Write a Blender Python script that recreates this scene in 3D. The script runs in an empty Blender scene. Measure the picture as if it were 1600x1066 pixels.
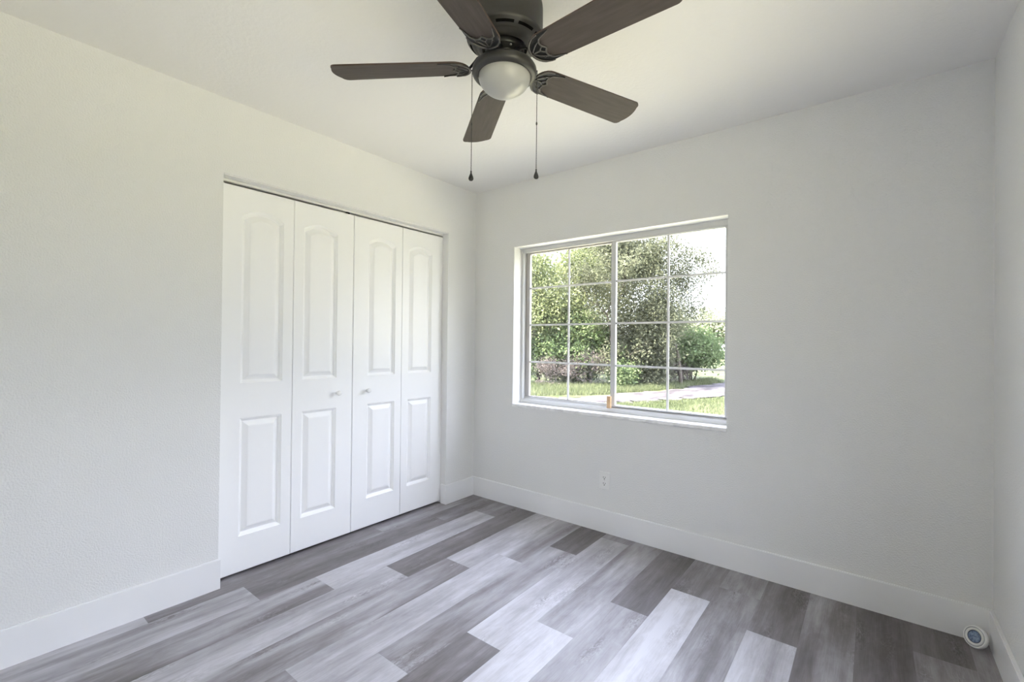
import bpy, bmesh, math, random
import numpy as np
from mathutils import Vector, Matrix

PI = math.pi
SC = bpy.context.scene
COL = SC.collection

# ------------------------------------------------------------------ camera
def look_matrix(pan, pitch, roll, loc):
    f = Vector((math.sin(pan), math.cos(pan), 0)); r = Vector((math.cos(pan), -math.sin(pan), 0)); u = Vector((0, 0, 1))
    f2 = f * math.cos(pitch) + u * math.sin(pitch)
    u2 = u * math.cos(pitch) - f * math.sin(pitch)
    r3 = r * math.cos(roll) + u2 * math.sin(roll)
    u3 = u2 * math.cos(roll) - r * math.sin(roll)
    m = Matrix((r3, u3, -f2)).transposed().to_4x4()
    m.translation = loc
    return m

cam_data = bpy.data.cameras.new('camera')
cam = bpy.data.objects.new('camera', cam_data)
COL.objects.link(cam)
cam_data.sensor_width = 36.0
cam_data.lens = 36.0 * 715.56 / 1600.0
cam_data.shift_y = -2.667 / 1600.0
cam_data.clip_start = 0.02
cam_data.clip_end = 500
cam.matrix_world = look_matrix(-0.66787, 0.00649, 0.01038, Vector((2.54389, -2.73743, 1.23304)))
SC.camera = cam

# ------------------------------------------------------------------ view, world, sun
SC.view_settings.view_transform = 'Standard'
SC.view_settings.look = 'None'
SC.view_settings.gamma = 1.0
SC.view_settings.use_curve_mapping = False
SC.view_settings.exposure = 0.28
try:
    SC.cycles.use_denoising = True
    SC.cycles.denoiser = 'OPENIMAGEDENOISE'
    SC.cycles.max_bounces = 12
    SC.cycles.diffuse_bounces = 8
    SC.cycles.transparent_max_bounces = 24
    SC.cycles.sample_clamp_indirect = 12.0
    SC.cycles.caustics_reflective = False
    SC.cycles.caustics_refractive = False
except Exception:
    pass

SKY_LOW, SKY_HIGH = 3.4, 12.5
world = bpy.data.worlds.new('world'); SC.world = world
world.use_nodes = True
wn = world.node_tree.nodes; wl = world.node_tree.links
for n in list(wn): wn.remove(n)
w_out = wn.new('ShaderNodeOutputWorld'); w_bg = wn.new('ShaderNodeBackground')
w_tc = wn.new('ShaderNodeTexCoord'); w_sep = wn.new('ShaderNodeSeparateXYZ')
w_ramp = wn.new('ShaderNodeValToRGB'); w_str = wn.new('ShaderNodeMapRange')
wl.new(w_tc.outputs['Generated'], w_sep.inputs[0])
wl.new(w_sep.outputs['Z'], w_ramp.inputs[0])
wl.new(w_sep.outputs['Z'], w_str.inputs['Value'])
w_ramp.color_ramp.elements[0].position = 0.0; w_ramp.color_ramp.elements[0].color = (0.95, 0.98, 1.0, 1)
w_ramp.color_ramp.elements[1].position = 0.6; w_ramp.color_ramp.elements[1].color = (0.80, 0.86, 1.10, 1)
w_str.inputs['From Min'].default_value = 0.05; w_str.inputs['From Max'].default_value = 0.65
w_str.inputs['To Min'].default_value = SKY_LOW; w_str.inputs['To Max'].default_value = SKY_HIGH
wl.new(w_ramp.outputs[0], w_bg.inputs['Color']); wl.new(w_str.outputs[0], w_bg.inputs['Strength'])
wl.new(w_bg.outputs[0], w_out.inputs['Surface'])

sun_data = bpy.data.lights.new('sun', 'SUN'); sun = bpy.data.objects.new('sun', sun_data); COL.objects.link(sun)
sun_data.energy = 44.0; sun_data.color = (1.0, 0.93, 0.78); sun_data.angle = math.radians(0.8)
sun.location = (-4, -6, 12)
sun.rotation_euler = Vector((0.36, 0.48, -0.80)).to_track_quat('-Z', 'Y').to_euler()

# ------------------------------------------------------------------ dimensions
W, H = 2.939, 2.44          # room width (x), height; left wall x=0, back wall y=0
YF = -3.05                  # front wall, behind the camera
BBH, BBT = 0.146, 0.014     # baseboard
OY0, OY1, OZ = -1.845, -0.306, 2.058     # closet opening in the left wall
WX0, WX1, WZ0, WZ1 = 0.397, 1.906, 0.748, 1.957   # window opening in the back wall
FY0, FY1, FZ0, FZ1 = -2.95, -1.45, 0.75, 1.957      # window added in the right wall, out of view, to brighten the room
WT = 0.21

# ------------------------------------------------------------------ helpers
def material(name, color=(.8, .8, .8), rough=.5, metal=0.0, spec=.5):
    m = bpy.data.materials.new(name); m.use_nodes = True
    b = m.node_tree.nodes['Principled BSDF']
    b.inputs['Base Color'].default_value = (*color, 1)
    b.inputs['Roughness'].default_value = rough
    b.inputs['Metallic'].default_value = metal
    b.inputs['Specular IOR Level'].default_value = spec
    return m

def nodes(m): return m.node_tree.nodes, m.node_tree.links, m.node_tree.nodes['Principled BSDF']

def add_noise_bump(m, scale, strength, dist=0.002, detail=3.0, mapscale=None):
    n, l, b = nodes(m)
    tc = n.new('ShaderNodeTexCoord'); nz = n.new('ShaderNodeTexNoise'); bp = n.new('ShaderNodeBump')
    nz.inputs['Scale'].default_value = scale; nz.inputs['Detail'].default_value = detail
    bp.inputs['Strength'].default_value = strength; bp.inputs['Distance'].default_value = dist
    if mapscale:
        mp = n.new('ShaderNodeMapping'); mp.inputs['Scale'].default_value = mapscale
        l.new(tc.outputs['Object'], mp.inputs[0]); l.new(mp.outputs[0], nz.inputs['Vector'])
    else:
        l.new(tc.outputs['Object'], nz.inputs['Vector'])
    l.new(nz.outputs['Fac'], bp.inputs['Height']); l.new(bp.outputs[0], b.inputs['Normal'])
    return m

def add_noise_color(m, c1, c2, scale, detail=4.0, lo=.35, hi=.65, mapscale=None):
    n, l, b = nodes(m)
    tc = n.new('ShaderNodeTexCoord'); nz = n.new('ShaderNodeTexNoise'); rp = n.new('ShaderNodeValToRGB')
    nz.inputs['Scale'].default_value = scale; nz.inputs['Detail'].default_value = detail
    rp.color_ramp.elements[0].position = lo; rp.color_ramp.elements[0].color = (*c1, 1)
    rp.color_ramp.elements[1].position = hi; rp.color_ramp.elements[1].color = (*c2, 1)
    if mapscale:
        mp = n.new('ShaderNodeMapping'); mp.inputs['Scale'].default_value = mapscale
        l.new(tc.outputs['Object'], mp.inputs[0]); l.new(mp.outputs[0], nz.inputs['Vector'])
    else:
        l.new(tc.outputs['Object'], nz.inputs['Vector'])
    l.new(nz.outputs['Fac'], rp.inputs[0]); l.new(rp.outputs[0], b.inputs['Base Color'])
    return m

def link(name, me, mat, parent=None):
    o = bpy.data.objects.new(name, me); COL.objects.link(o)
    if mat is not None: me.materials.append(mat)
    if parent is not None: o.parent = parent
    return o

def obj(name, bm, mat, parent=None, smooth=False, recalc=True):
    if recalc: bmesh.ops.recalc_face_normals(bm, faces=bm.faces)
    me = bpy.data.meshes.new(name); bm.to_mesh(me); bm.free()
    if smooth:
        for p in me.polygons: p.use_smooth = True
    return link(name, me, mat, parent)

def sharp(o, deg=35):
    me = o.data
    me.set_sharp_from_angle(angle=math.radians(deg))

def empty(name, loc=(0, 0, 0), rotz=0):
    o = bpy.data.objects.new(name, None); COL.objects.link(o)
    o.location = loc; o.rotation_euler = (0, 0, rotz); o.empty_display_size = .05
    return o

def tag(o, label, cat=None, group=None, kind=None):
    o['label'] = label
    if cat: o['category'] = cat
    if group: o['group'] = group
    if kind: o['kind'] = kind
    return o

def box(bm, x0, x1, y0, y1, z0, z1, bev=0.0, seg=2):
    v = [bm.verts.new(p) for p in ((x0,y0,z0),(x1,y0,z0),(x1,y1,z0),(x0,y1,z0),(x0,y0,z1),(x1,y0,z1),(x1,y1,z1),(x0,y1,z1))]
    fs = [bm.faces.new([v[i] for i in q]) for q in ((3,2,1,0),(4,5,6,7),(0,1,5,4),(1,2,6,5),(2,3,7,6),(3,0,4,7))]
    if bev > 0:
        es = list({e for f in fs for e in f.edges})
        bmesh.ops.bevel(bm, geom=es, offset=bev, segments=seg, affect='EDGES', profile=.5)

def boxes(*bs, bev=0.0):
    bm = bmesh.new()
    for b in bs: box(bm, *b, bev=bev)
    return bm

def lathe(bm, prof, n=48, cx=0, cy=0):
    rings = []
    for r, z in prof:
        if r < 1e-6: rings.append([bm.verts.new((cx, cy, z))])
        else: rings.append([bm.verts.new((cx + r*math.cos(2*PI*k/n), cy + r*math.sin(2*PI*k/n), z)) for k in range(n)])
    for a, b in zip(rings, rings[1:]):
        for k in range(n):
            k2 = (k+1) % n
            if len(a) == 1 and len(b) == 1: continue
            if len(a) == 1: bm.faces.new((a[0], b[k2], b[k]))
            elif len(b) == 1: bm.faces.new((a[k], a[k2], b[0]))
            else: bm.faces.new((a[k], a[k2], b[k2], b[k]))

def tube(bm, pts, rad, n=8, cap=True, flat=1.0):
    """sweep; rad is a number or a list; flat squeezes the section vertically"""
    pts = [Vector(p) for p in pts]
    if not isinstance(rad, (list, tuple)): rad = [rad]*len(pts)
    rings = []
    up = Vector((0, 0, 1))
    for i, p in enumerate(pts):
        t = (pts[min(i+1, len(pts)-1)] - pts[max(i-1, 0)]).normalized()
        a = t.cross(up)
        if a.length < 1e-3: a = t.cross(Vector((1, 0, 0)))
        a.normalize(); b = a.cross(t).normalized()
        rings.append([bm.verts.new(p + a*(rad[i]*math.cos(2*PI*k/n)) + b*(rad[i]*flat*math.sin(2*PI*k/n))) for k in range(n)])
    for A, B in zip(rings, rings[1:]):
        for k in range(n): bm.faces.new((A[k], A[(k+1)%n], B[(k+1)%n], B[k]))
    if cap:
        bm.faces.new(rings[0][::-1]); bm.faces.new(rings[-1])

# ------------------------------------------------------------------ materials
M_wall = add_noise_bump(material('wall_paint', (.765, .765, .76), .55, spec=.3), 150, .8, .003, 2.5)
M_ceil = add_noise_bump(material('ceiling_paint', (.81, .80, .785), .7, spec=.2), 60, .35, .004, 3.0)
M_trim = material('trim_paint', (.83, .83, .84), .35)
M_door = add_noise_bump(material('door_paint', (.915, .915, .92), .36), 220, .03, .001, 2.0, (1, 1, .06))
M_dark = material('closet_dark', (.25, .25, .25), .9)
M_track = material('track_white_steel', (.75, .75, .73), .4)
M_alu = material('window_aluminium', (.62, .62, .62), .42, spec=.5)
M_alu_dark = material('window_brownish_aluminium', (.50, .48, .46), .5, metal=.2)  # darker, slightly brown aluminium for the left sash
M_muntin = material('muntin_white', (.78, .78, .78), .4)
M_gasket = material('black_gasket', (.02, .02, .02), .6)
M_sill = add_noise_color(material('marble_sill', (.85, .85, .85), .3), (.70, .70, .71), (.90, .90, .90), 22, 6, .3, .6)
M_block = add_noise_color(material('pine_wood', (.6, .4, .22), .6), (.50, .32, .17), (.68, .46, .27), 18, 4, .3, .7, (60, 60, 3))
M_plastic = material('white_plastic', (.80, .80, .79), .35)
M_slot = material('slot_black', (.004, .004, .004), .9, spec=.05)
M_screw = material('screw_steel', (.55, .55, .55), .3, metal=1)
M_knob = material('knob_white', (.78, .78, .78), .25)
M_bronze = material('dark_bronze', (.046, .045, .044), .42, metal=.35)
M_rib = material('rubbed_bronze', (.10, .095, .09), .30, metal=.5)
M_motor = material('motor_black', (.012, .012, .012), .35, metal=.3)
M_zinc = material('zinc', (.45, .44, .42), .3, metal=1)
M_chain = material('chain_bronze', (.04, .038, .036), .5, metal=.4)
M_lens = add_noise_color(material('blue_lens', (.10, .15, .25), .15), (.08, .12, .22), (.24, .32, .46), 90, 3, .35, .65)
M_navy = material('navy_ring', (.035, .05, .10), .3)

def make_blade_wood():
    m = material('walnut_blade', (.08, .065, .058), .6, spec=.22)
    add_noise_color(m, (.060, .049, .045), (.084, .070, .065), 5, 4, .3, .7, (1.5, 12, 12))
    return m
M_blade = make_blade_wood()
M_blade_edge = material('blade_edge_brown', (.062, .038, .028), .5)

def make_frost():
    m = bpy.data.materials.new('frosted_glass'); m.use_nodes = True
    n = m.node_tree.nodes; l = m.node_tree.links
    for k in list(n): n.remove(k)
    out = n.new('ShaderNodeOutputMaterial'); d = n.new('ShaderNodeBsdfDiffuse'); t = n.new('ShaderNodeBsdfTranslucent')
    g = n.new('ShaderNodeBsdfGlossy'); mx = n.new('ShaderNodeMixShader'); mx2 = n.new('ShaderNodeMixShader'); fr = n.new('ShaderNodeFresnel')
    d.inputs[0].default_value = (.60, .60, .58, 1); t.inputs[0].default_value = (.8, .8, .77, 1)
    g.inputs['Color'].default_value = (1, 1, 1, 1); g.inputs['Roughness'].default_value = .32
    fr.inputs[0].default_value = 1.45; mx.inputs[0].default_value = .35
    l.new(d.outputs[0], mx.inputs[1]); l.new(t.outputs[0], mx.inputs[2])
    l.new(fr.outputs[0], mx2.inputs[0]); l.new(mx.outputs[0], mx2.inputs[1]); l.new(g.outputs[0], mx2.inputs[2])
    l.new(mx2.outputs[0], out.inputs[0])
    return m
M_frost = make_frost()

def make_pane():
    m = bpy.data.materials.new('window_glass'); m.use_nodes = True
    n = m.node_tree.nodes; l = m.node_tree.links
    for k in list(n): n.remove(k)
    out = n.new('ShaderNodeOutputMaterial'); t = n.new('ShaderNodeBsdfTransparent'); g = n.new('ShaderNodeBsdfGlossy')
    mx = n.new('ShaderNodeMixShader'); fr = n.new('ShaderNodeFresnel'); mul = n.new('ShaderNodeMath')
    t.inputs[0].default_value = (.965, .975, .97, 1); g.inputs['Roughness'].default_value = .02
    mul.operation = 'MULTIPLY'; mul.inputs[1].default_value = 1.0
    geo = n.new('ShaderNodeNewGeometry'); ior = n.new('ShaderNodeMapRange')      # the same reflectance on both faces of a thin pane
    ior.inputs['To Min'].default_value = 1.45; ior.inputs['To Max'].default_value = 1/1.45
    l.new(geo.outputs['Backfacing'], ior.inputs['Value']); l.new(ior.outputs[0], fr.inputs[0])
    l.new(fr.outputs[0], mul.inputs[0]); l.new(mul.outputs[0], mx.inputs[0])
    l.new(t.outputs[0], mx.inputs[1]); l.new(g.outputs[0], mx.inputs[2]); l.new(mx.outputs[0], out.inputs[0])
    return m
M_glass = make_pane()

def make_floor_material():
    m = material('vinyl_plank', (.4, .4, .4), .42, spec=.45)
    n, l, b = nodes(m)
    def math_(op, a, c, clamp=False):
        k = n.new('ShaderNodeMath'); k.operation = op; k.use_clamp = clamp
        for i, v in enumerate((a, c)):
            if v is None: continue
            if isinstance(v, (int, float)): k.inputs[i].default_value = v
            else: l.new(v, k.inputs[i])
        return k.outputs[0]
    att = n.new('ShaderNodeAttribute'); att.attribute_name = 'plank'   # r tone, g seed, b streak
    uv = n.new('ShaderNodeUVMap'); uv.uv_map = 'UVMap'
    sp = n.new('ShaderNodeSeparateColor'); l.new(att.outputs['Color'], sp.inputs[0])
    su = n.new('ShaderNodeSeparateXYZ'); l.new(uv.outputs[0], su.inputs[0])
    tone, seed, streak = sp.outputs[0], sp.outputs[1], sp.outputs[2]
    u, v = su.outputs[0], su.outputs[1]
    so = math_('MULTIPLY', seed, 57.0)
    def coords(su_, sv_, off):
        c = n.new('ShaderNodeCombineXYZ')
        l.new(math_('ADD', math_('MULTIPLY', u, su_), math_('MULTIPLY', so, off)), c.inputs[0])
        l.new(math_('MULTIPLY', v, sv_), c.inputs[1]); l.new(so, c.inputs[2])
        return c.outputs[0]
    def noise(vec, scale, detail, rough=.55, dist=0.0):
        k = n.new('ShaderNodeTexNoise'); l.new(vec, k.inputs['Vector'])
        k.inputs['Scale'].default_value = scale; k.inputs['Detail'].default_value = detail
        k.inputs['Roughness'].default_value = rough; k.inputs['Distortion'].default_value = dist
        return k.outputs['Fac']
    broad = noise(coords(9.0, 1.1, 1.0), 1.0, 2.5, .5, .35)      # wide soft dark and light streaks along the plank
    mid = noise(coords(30.0, 3.4, 1.7), 1.0, 4.5, .62, 1.2)
    fine = noise(coords(260.0, 9.0, 2.3), 1.0, 3.0, .6, .2)
    cloud = noise(coords(16.0, 7.0, 3.1), 1.0, 4.0, .65, .6)
    # cathedral grain
    wv = n.new('ShaderNodeTexWave'); wv.wave_type = 'RINGS'; wv.rings_direction = 'SPHERICAL'
    wv.inputs['Scale'].default_value = 9.0; wv.inputs['Distortion'].default_value = 3.5; wv.inputs['Detail'].default_value = 2.0
    wv.inputs['Detail Scale'].default_value = 1.2
    l.new(coords(1.6, .33, 0.37), wv.inputs['Vector'])
    # knots: sparse swirls with a pale fleck beside a dark one
    kn = n.new('ShaderNodeTexVoronoi'); kn.feature = 'SMOOTH_F1'; kn.inputs['Scale'].default_value = 1.0
    l.new(coords(11.0, 2.3, 4.1), kn.inputs['Vector'])
    kr = n.new('ShaderNodeMapRange'); l.new(kn.outputs['Distance'], kr.inputs['Value'])
    kr.inputs['From Min'].default_value = .34; kr.inputs['From Max'].default_value = .06; kr.inputs['To Min'].default_value = 0; kr.inputs['To Max'].default_value = 1
    fleck = noise(coords(90.0, 30.0, 5.3), 1.0, 3.0, .6, 1.5)
    knot = math_('MULTIPLY', kr.outputs[0], math_('MULTIPLY', math_('SUBTRACT', fleck, .53), 1.5))
    s = math_('MULTIPLY', math_('SUBTRACT', broad, .5), 1.5)
    s = math_('MULTIPLY', s, streak)
    t = math_('ADD', tone, s)
    t = math_('ADD', t, math_('MULTIPLY', math_('SUBTRACT', mid, .5), .42))
    t = math_('ADD', t, math_('MULTIPLY', math_('SUBTRACT', cloud, .5), .38))
    t = math_('ADD', t, math_('MULTIPLY', math_('SUBTRACT', fine, .5), .24))
    t = math_('ADD', t, knot)
    t = math_('ADD', t, math_('MULTIPLY', math_('SUBTRACT', wv.outputs['Fac'], .5), .05))
    rp = n.new('ShaderNodeValToRGB'); cr = rp.color_ramp
    cr.elements[0].position = 0.0; cr.elements[0].color = (.100, .088, .085, 1)
    cr.elements[1].position = 1.0; cr.elements[1].color = (.575, .570, .610, 1)
    e = cr.elements.new(.33); e.color = (.200, .184, .192, 1)
    e = cr.elements.new(.66); e.color = (.365, .354, .375, 1)
    l.new(t, rp.inputs[0])
    # pressed seam between the planks: a narrow groove
    du = math_('MINIMUM', u, math_('SUBTRACT', .185, u))
    seam = n.new('ShaderNodeMapRange'); l.new(du, seam.inputs['Value'])
    seam.inputs['From Min'].default_value = 0.0; seam.inputs['From Max'].default_value = .0022
    bp = n.new('ShaderNodeBump'); bp.inputs['Strength'].default_value = .35; bp.inputs['Distance'].default_value = .0012
    l.new(math_('ADD', seam.outputs[0], math_('MULTIPLY', fine, .25)), bp.inputs['Height'])
    l.new(bp.outputs[0], b.inputs['Normal'])
    l.new(rp.outputs[0], b.inputs['Base Color'])
    rr = n.new('ShaderNodeMapRange'); l.new(mid, rr.inputs['Value'])
    rr.inputs['To Min'].default_value = .36; rr.inputs['To Max'].default_value = .52
    l.new(rr.outputs[0], b.inputs['Roughness'])
    return m
M_floor = make_floor_material()

# ------------------------------------------------------------------ floor of planks
def build_floor():
    """one mesh; each plank a face with its own tone, seed and streak amount"""
    PW, PL, X0 = .185, 1.225, .085
    # row -> (one end joint y, [tones from the back wall towards the front], [streak])
    rows = {
        -4: (-.3, .4, .5), -3: (-.6, .6, .5), -2: (-.9, .35, .5), -1: (-1.2, .6, .5),
        0: (-.917, [.45, .34, .72], [.5, .4, .5]),
        1: (-.535, [.30, .25, .66], [.8, .6, .6]),
        2: (-.262, [.42, .72, .40], [.5, .5, 1.0]),
        3: (.045, [.3, .18, .66], [.5, .35, .7]),
        4: (-.907, [.70, .42, .55], [.5, 1.0, .8]),
        5: (-.680, [.48, .74, .40], [1.0, .55, .6]),
        6: (-.405, [.10, .50, .74], [.2, .95, .5]),
        7: (-.090, [.5, .72, .22], [.3, .7, .45]),
        8: (-1.064, [.50, .86, .7], [.9, .45, .5]),
        9: (-.719, [.14, .64, .5], [.4, .7, .5]),
        10: (-.412, [.32, .86, .6], [.6, .5, .5]),
        11: (-.243, [.46, .48, .5], [.5, 1.0, .5]),
        12: (-.540, [.26, .74, .5], [.6, .6, .5]),
        13: (-1.4, [.34, .6, .5], [1.0, .5, .5]),
        14: (-1.1, [.17, .5, .5], [.5, .5, .5]),
        15: (-.262, [.12, .44, .5], [.35, .5, .5]),
        16: (-.75, [.42, .5, .5], [.5, .5, .5]),
    }
    rng = random.Random(4)
    bm = bmesh.new(); uvl = bm.loops.layers.uv.new('UVMap'); cl = bm.loops.layers.float_color.new('plank')
    for k, (je, tones, streaks) in rows.items():
        xa, xb = X0 + PW*(k-1), X0 + PW*k
        if k == 16: xb = W + .02
        joints = [0.02]
        y = je
        while y > 0.0: y -= PL
        if je > 0: y = je - PL
        while y > YF - .05: joints.append(y); y -= PL
        joints.append(YF - .1)
        for i in range(len(joints)-1):
            tn = tones[min(i + (1 if je > 0 else 0), len(tones)-1)] if isinstance(tones, list) else tones
            sk = streaks[min(i + (1 if je > 0 else 0), len(streaks)-1)] if isinstance(streaks, list) else streaks
            sd = rng.random()
            ya, yb = joints[i+1], joints[i]
            vs = [bm.verts.new(p) for p in ((xa, ya, 0), (xb, ya, 0), (xb, yb, 0), (xa, yb, 0))]
            f = bm.faces.new(vs)
            for lp, (uu, vv) in zip(f.loops, ((0, ya), (xb-xa, ya), (xb-xa, yb), (0, yb))):
                lp[uvl].uv = (uu, vv); lp[cl] = (tn, sd, sk, 1)
    bmesh.ops.remove_doubles(bm, verts=bm.verts, dist=1e-5)
    return obj('floor', bm, M_floor)
fl = build_floor()
tag(fl, 'grey wood-look vinyl plank floor running from the window wall to the front', 'floor', kind='structure')

bm = boxes((-.95, W+.25, YF-.25, .25, -.30, -.004))
tag(obj('trim_slab', bm, material('concrete', (.35, .34, .33), .9)), 'concrete slab edge under the plank floor', 'slab', kind='structure')

# ------------------------------------------------------------------ walls
def wall_with_hole(u0, u1, z0, z1, hu0, hu1, hz0, hz1, place, t0, t1):
    """a slab with a rectangular hole; place(u, t, z) -> xyz"""
    bm = bmesh.new()
    us = [u0, hu0, hu1, u1]; zs = [z0, hz0, hz1, z1]
    V = {}
    for k, t in enumerate((t0, t1)):
        for i, u in enumerate(us):
            for j, z in enumerate(zs): V[k, i, j] = bm.verts.new(place(u, t, z))
    for i in range(3):
        for j in range(3):
            if (i, j) == (1, 1): continue
            for k in (0, 1): bm.faces.new((V[k,i,j], V[k,i+1,j], V[k,i+1,j+1], V[k,i,j+1]))
    def q(a, b): bm.faces.new((V[0,*a], V[0,*b], V[1,*b], V[1,*a]))
    for a, b in (((1,1),(2,1)), ((2,1),(2,2)), ((2,2),(1,2)), ((1,2),(1,1))): q(a, b)
    for i in range(3): q((i,0),(i+1,0)); q((i,3),(i+1,3))
    for j in range(3): q((0,j),(0,j+1)); q((3,j),(3,j+1))
    return bm

# left wall with the closet opening (drywall corner rounded a little)
bm = wall_with_hole(YF, 0, -.06, H, OY0, OY1, -.05, OZ, lambda u, t, z: (t, u, z), 0.0, -.115)
hole_edges = [e for e in bm.edges if all(abs(v.co.x) < 1e-6 for v in e.verts) and
              all(OY0-1e-4 <= v.co.y <= OY1+1e-4 and .0 <= v.co.z <= OZ+1e-4 for v in e.verts) and
              any(abs(v.co.z-OZ) < 1e-4 for v in e.verts)]
bmesh.ops.bevel(bm, geom=hole_edges, offset=.006, segments=3, affect='EDGES')
tag(obj('wall_left', bm, M_wall), 'white textured wall that holds the closet', 'wall', kind='structure')
# closet interior
bm = boxes((-.80, -.70, OY0-.3, OY1+.2, 0, H), (-.70, -.115, OY0-.3, OY0-.2, 0, H), (-.70, -.115, OY1+.1, OY1+.2, 0, H), (-.70, -.115, OY0-.2, OY1+.1, 2.3, H))
tag(obj('wall_closet', bm, M_wall), 'inner walls of the closet behind the white doors', 'wall', kind='structure')
# back wall with the window opening
bm = wall_with_hole(-.115, W+.115, 0, H, WX0, WX1, WZ0, WZ1, lambda u, t, z: (u, t, z), 0.0, WT)
hole_edges = [e for e in bm.edges if all(abs(v.co.y) < 1e-6 for v in e.verts) and
              all(WX0-1e-4 <= v.co.x <= WX1+1e-4 and WZ0-1e-4 <= v.co.z <= WZ1+1e-4 for v in e.verts)]
bmesh.ops.bevel(bm, geom=hole_edges, offset=.003, segments=2, affect='EDGES')
tag(obj('wall_back', bm, M_wall), 'pale grey-white wall around the window', 'wall', kind='structure')
bm = wall_with_hole(YF-.2, 0, 0, H, FY0, FY1, FZ0, FZ1, lambda u, t, z: (t, u, z), W, W+WT)
tag(obj('wall_right', bm, M_wall), 'narrow strip of white wall at the right edge', 'wall', kind='structure')
bm = boxes((-.115, W, YF-.2, YF, 0, H))
tag(obj('wall_front', bm, M_wall), 'white wall behind the camera', 'wall', kind='structure')
bm = boxes((-.95, W+.25, YF-.25, .25, H, H+.15))
tag(obj('ceiling', bm, M_ceil), 'white lightly textured ceiling', 'ceiling', kind='structure')

# ------------------------------------------------------------------ baseboards
def baseboard(name, pts_boxes, label):
    bm = bmesh.new()
    for b in pts_boxes: box(bm, *b)
    es = [e for e in bm.edges if all(abs(v.co.z-BBH) < 1e-5 for v in e.verts)]
    bmesh.ops.bevel(bm, geom=es, offset=.003, segments=2, affect='EDGES')
    tag(obj(name, bm, M_trim), label, 'baseboard', kind='structure')
baseboard('baseboard_left', [(0, BBT, YF, OY0+.006, 0, BBH)], 'white baseboard on the wall before the closet')
baseboard('baseboard_corner', [(0, BBT, OY1-.012, 0, 0, BBH), (-.045, 0, OY1-.012, OY1, 0, BBH)], 'short white baseboard between closet and corner')
baseboard('baseboard_back', [(BBT, W, -BBT, 0, 0, BBH)], 'long white baseboard under the window')
baseboard('baseboard_right', [(W-BBT, W, YF, -BBT, 0, BBH)], 'white baseboard on the wall at the right edge')

# ------------------------------------------------------------------ closet: track and bifold doors
DX = -.060; DZ0, DZ1 = .014, 2.034; DTH = .030
t = empty('trim_closet_track', (DX-.02, (OY0+OY1)/2, OZ))
bm = boxes((-.002, .022, OY0-t.location.y+.001, OY1-t.location.y-.001, -.013, -.0005), bev=.0)
obj('track_channel', bm, M_track, t)
bm = boxes((-.014, .008, -.011, .011, -.0235, -.013))
gl = obj('pivot_guide', bm, M_slot, t); gl.location = (0, -.035, 0)
tag(t, 'white steel sliding track over the closet doors', 'track', kind='structure')

def door_leaf(w, m0, m1):
    """moulded leaf: width w along +y from 0, wide margin m0 and narrow m1; front face at x=0 facing +x; two panels, upper arched"""
    bm = bmesh.new()
    N = 16
    ya, yb = m0, w - m1
    Z0, Z1 = DZ0, DZ1
    lo = (.200, .818); up = (1.003, 1.886); rise = .037
    prof = [(0, 0), (.002, -.0030), (.010, -.0100), (.0150, -.0185), (.0180, -.0185), (.042, -.0018), (.0465, -.0012), (.048, -.0010)]
    def loop(z0, z1, ins, d, arch):
        a, b = ya+ins, yb-ins; zb, zt = z0+ins, z1-ins
        half = (b-a)/2; full = (yb-ya)/2
        pts = [(a, zb), (b, zb)]
        for k in range(N+1):
            s = 1 - 2*k/N
            y = (a+b)/2 + s*half
            z = zt + (rise*(1-(abs(s)**2.0))*(half/full)**.5 if arch else 0)
            pts.append((y, z))
        return [bm.verts.new((d, y, z)) for y, z in pts]
    outers = []
    for (z0, z1), arch in ((lo, False), (up, True)):
        prev = None
        for ins, d in prof:
            L = loop(z0, z1, ins, d, arch)
            if prev is None: outers.append(L)
            else:
                for k in range(len(L)):
                    k2 = (k+1) % len(L); bm.faces.new((prev[k], prev[k2], L[k2], L[k]))
            prev = L
        bm.faces.new(prev)
    # flat frame around them
    def V(y, z): return bm.verts.new((0, y, z))
    e = .0025
    L0, L1 = outers
    c = {n: V(*p) for n, p in {'bl': (e, Z0+e), 'br': (w-e, Z0+e), 'tl': (e, Z1-e), 'tr': (w-e, Z1-e)}.items()}
    tops = [V(v.co.y, Z1-e) for v in L1[2:]]
    bots = [V(L0[0].co.y, Z0+e), V(L0[1].co.y, Z0+e)]
    bm.faces.new((bots[0], bots[1], L0[1], L0[0]))                       # bottom rail
    bm.faces.new([L0[N+2]] + [v for v in L0[2:N+2]][::-1] + [L1[1], L1[0]])  # middle rail
    for k in range(N): bm.faces.new((L1[2+k], tops[k], tops[k+1], L1[3+k]))  # top rail over the arch
    right = [c['br'], c['tr'], tops[0], L1[2], L1[1], L0[2], L0[1], bots[1]]
    left = [c['tl'], c['bl'], bots[0], L0[0], L0[N+2], L1[0], L1[N+2], tops[N]]
    bm.faces.new(right); bm.faces.new(left)
    # edges and back
    ring = [c['bl'], bots[0], bots[1], c['br'], c['tr']] + tops + [c['tl']]
    def offs(v, x):
        y, z = v.co.y, v.co.z
        if abs(y-e) < 1e-6: y = 0
        if abs(y-(w-e)) < 1e-6: y = w
        if abs(z-(Z0+e)) < 1e-6: z = Z0
        if abs(z-(Z1-e)) < 1e-6: z = Z1
        return bm.verts.new((x, y, z))
    r1 = [offs(v, -e) for v in ring]; r2 = [offs(v, -DTH) for v in ring]
    for A, B in ((ring, r1), (r1, r2)):
        for k in range(len(ring)):
            k2 = (k+1) % len(ring); bm.faces.new((A[k], A[k2], B[k2], B[k]))
    bm.faces.new(r2[::-1])
    return bm

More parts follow.
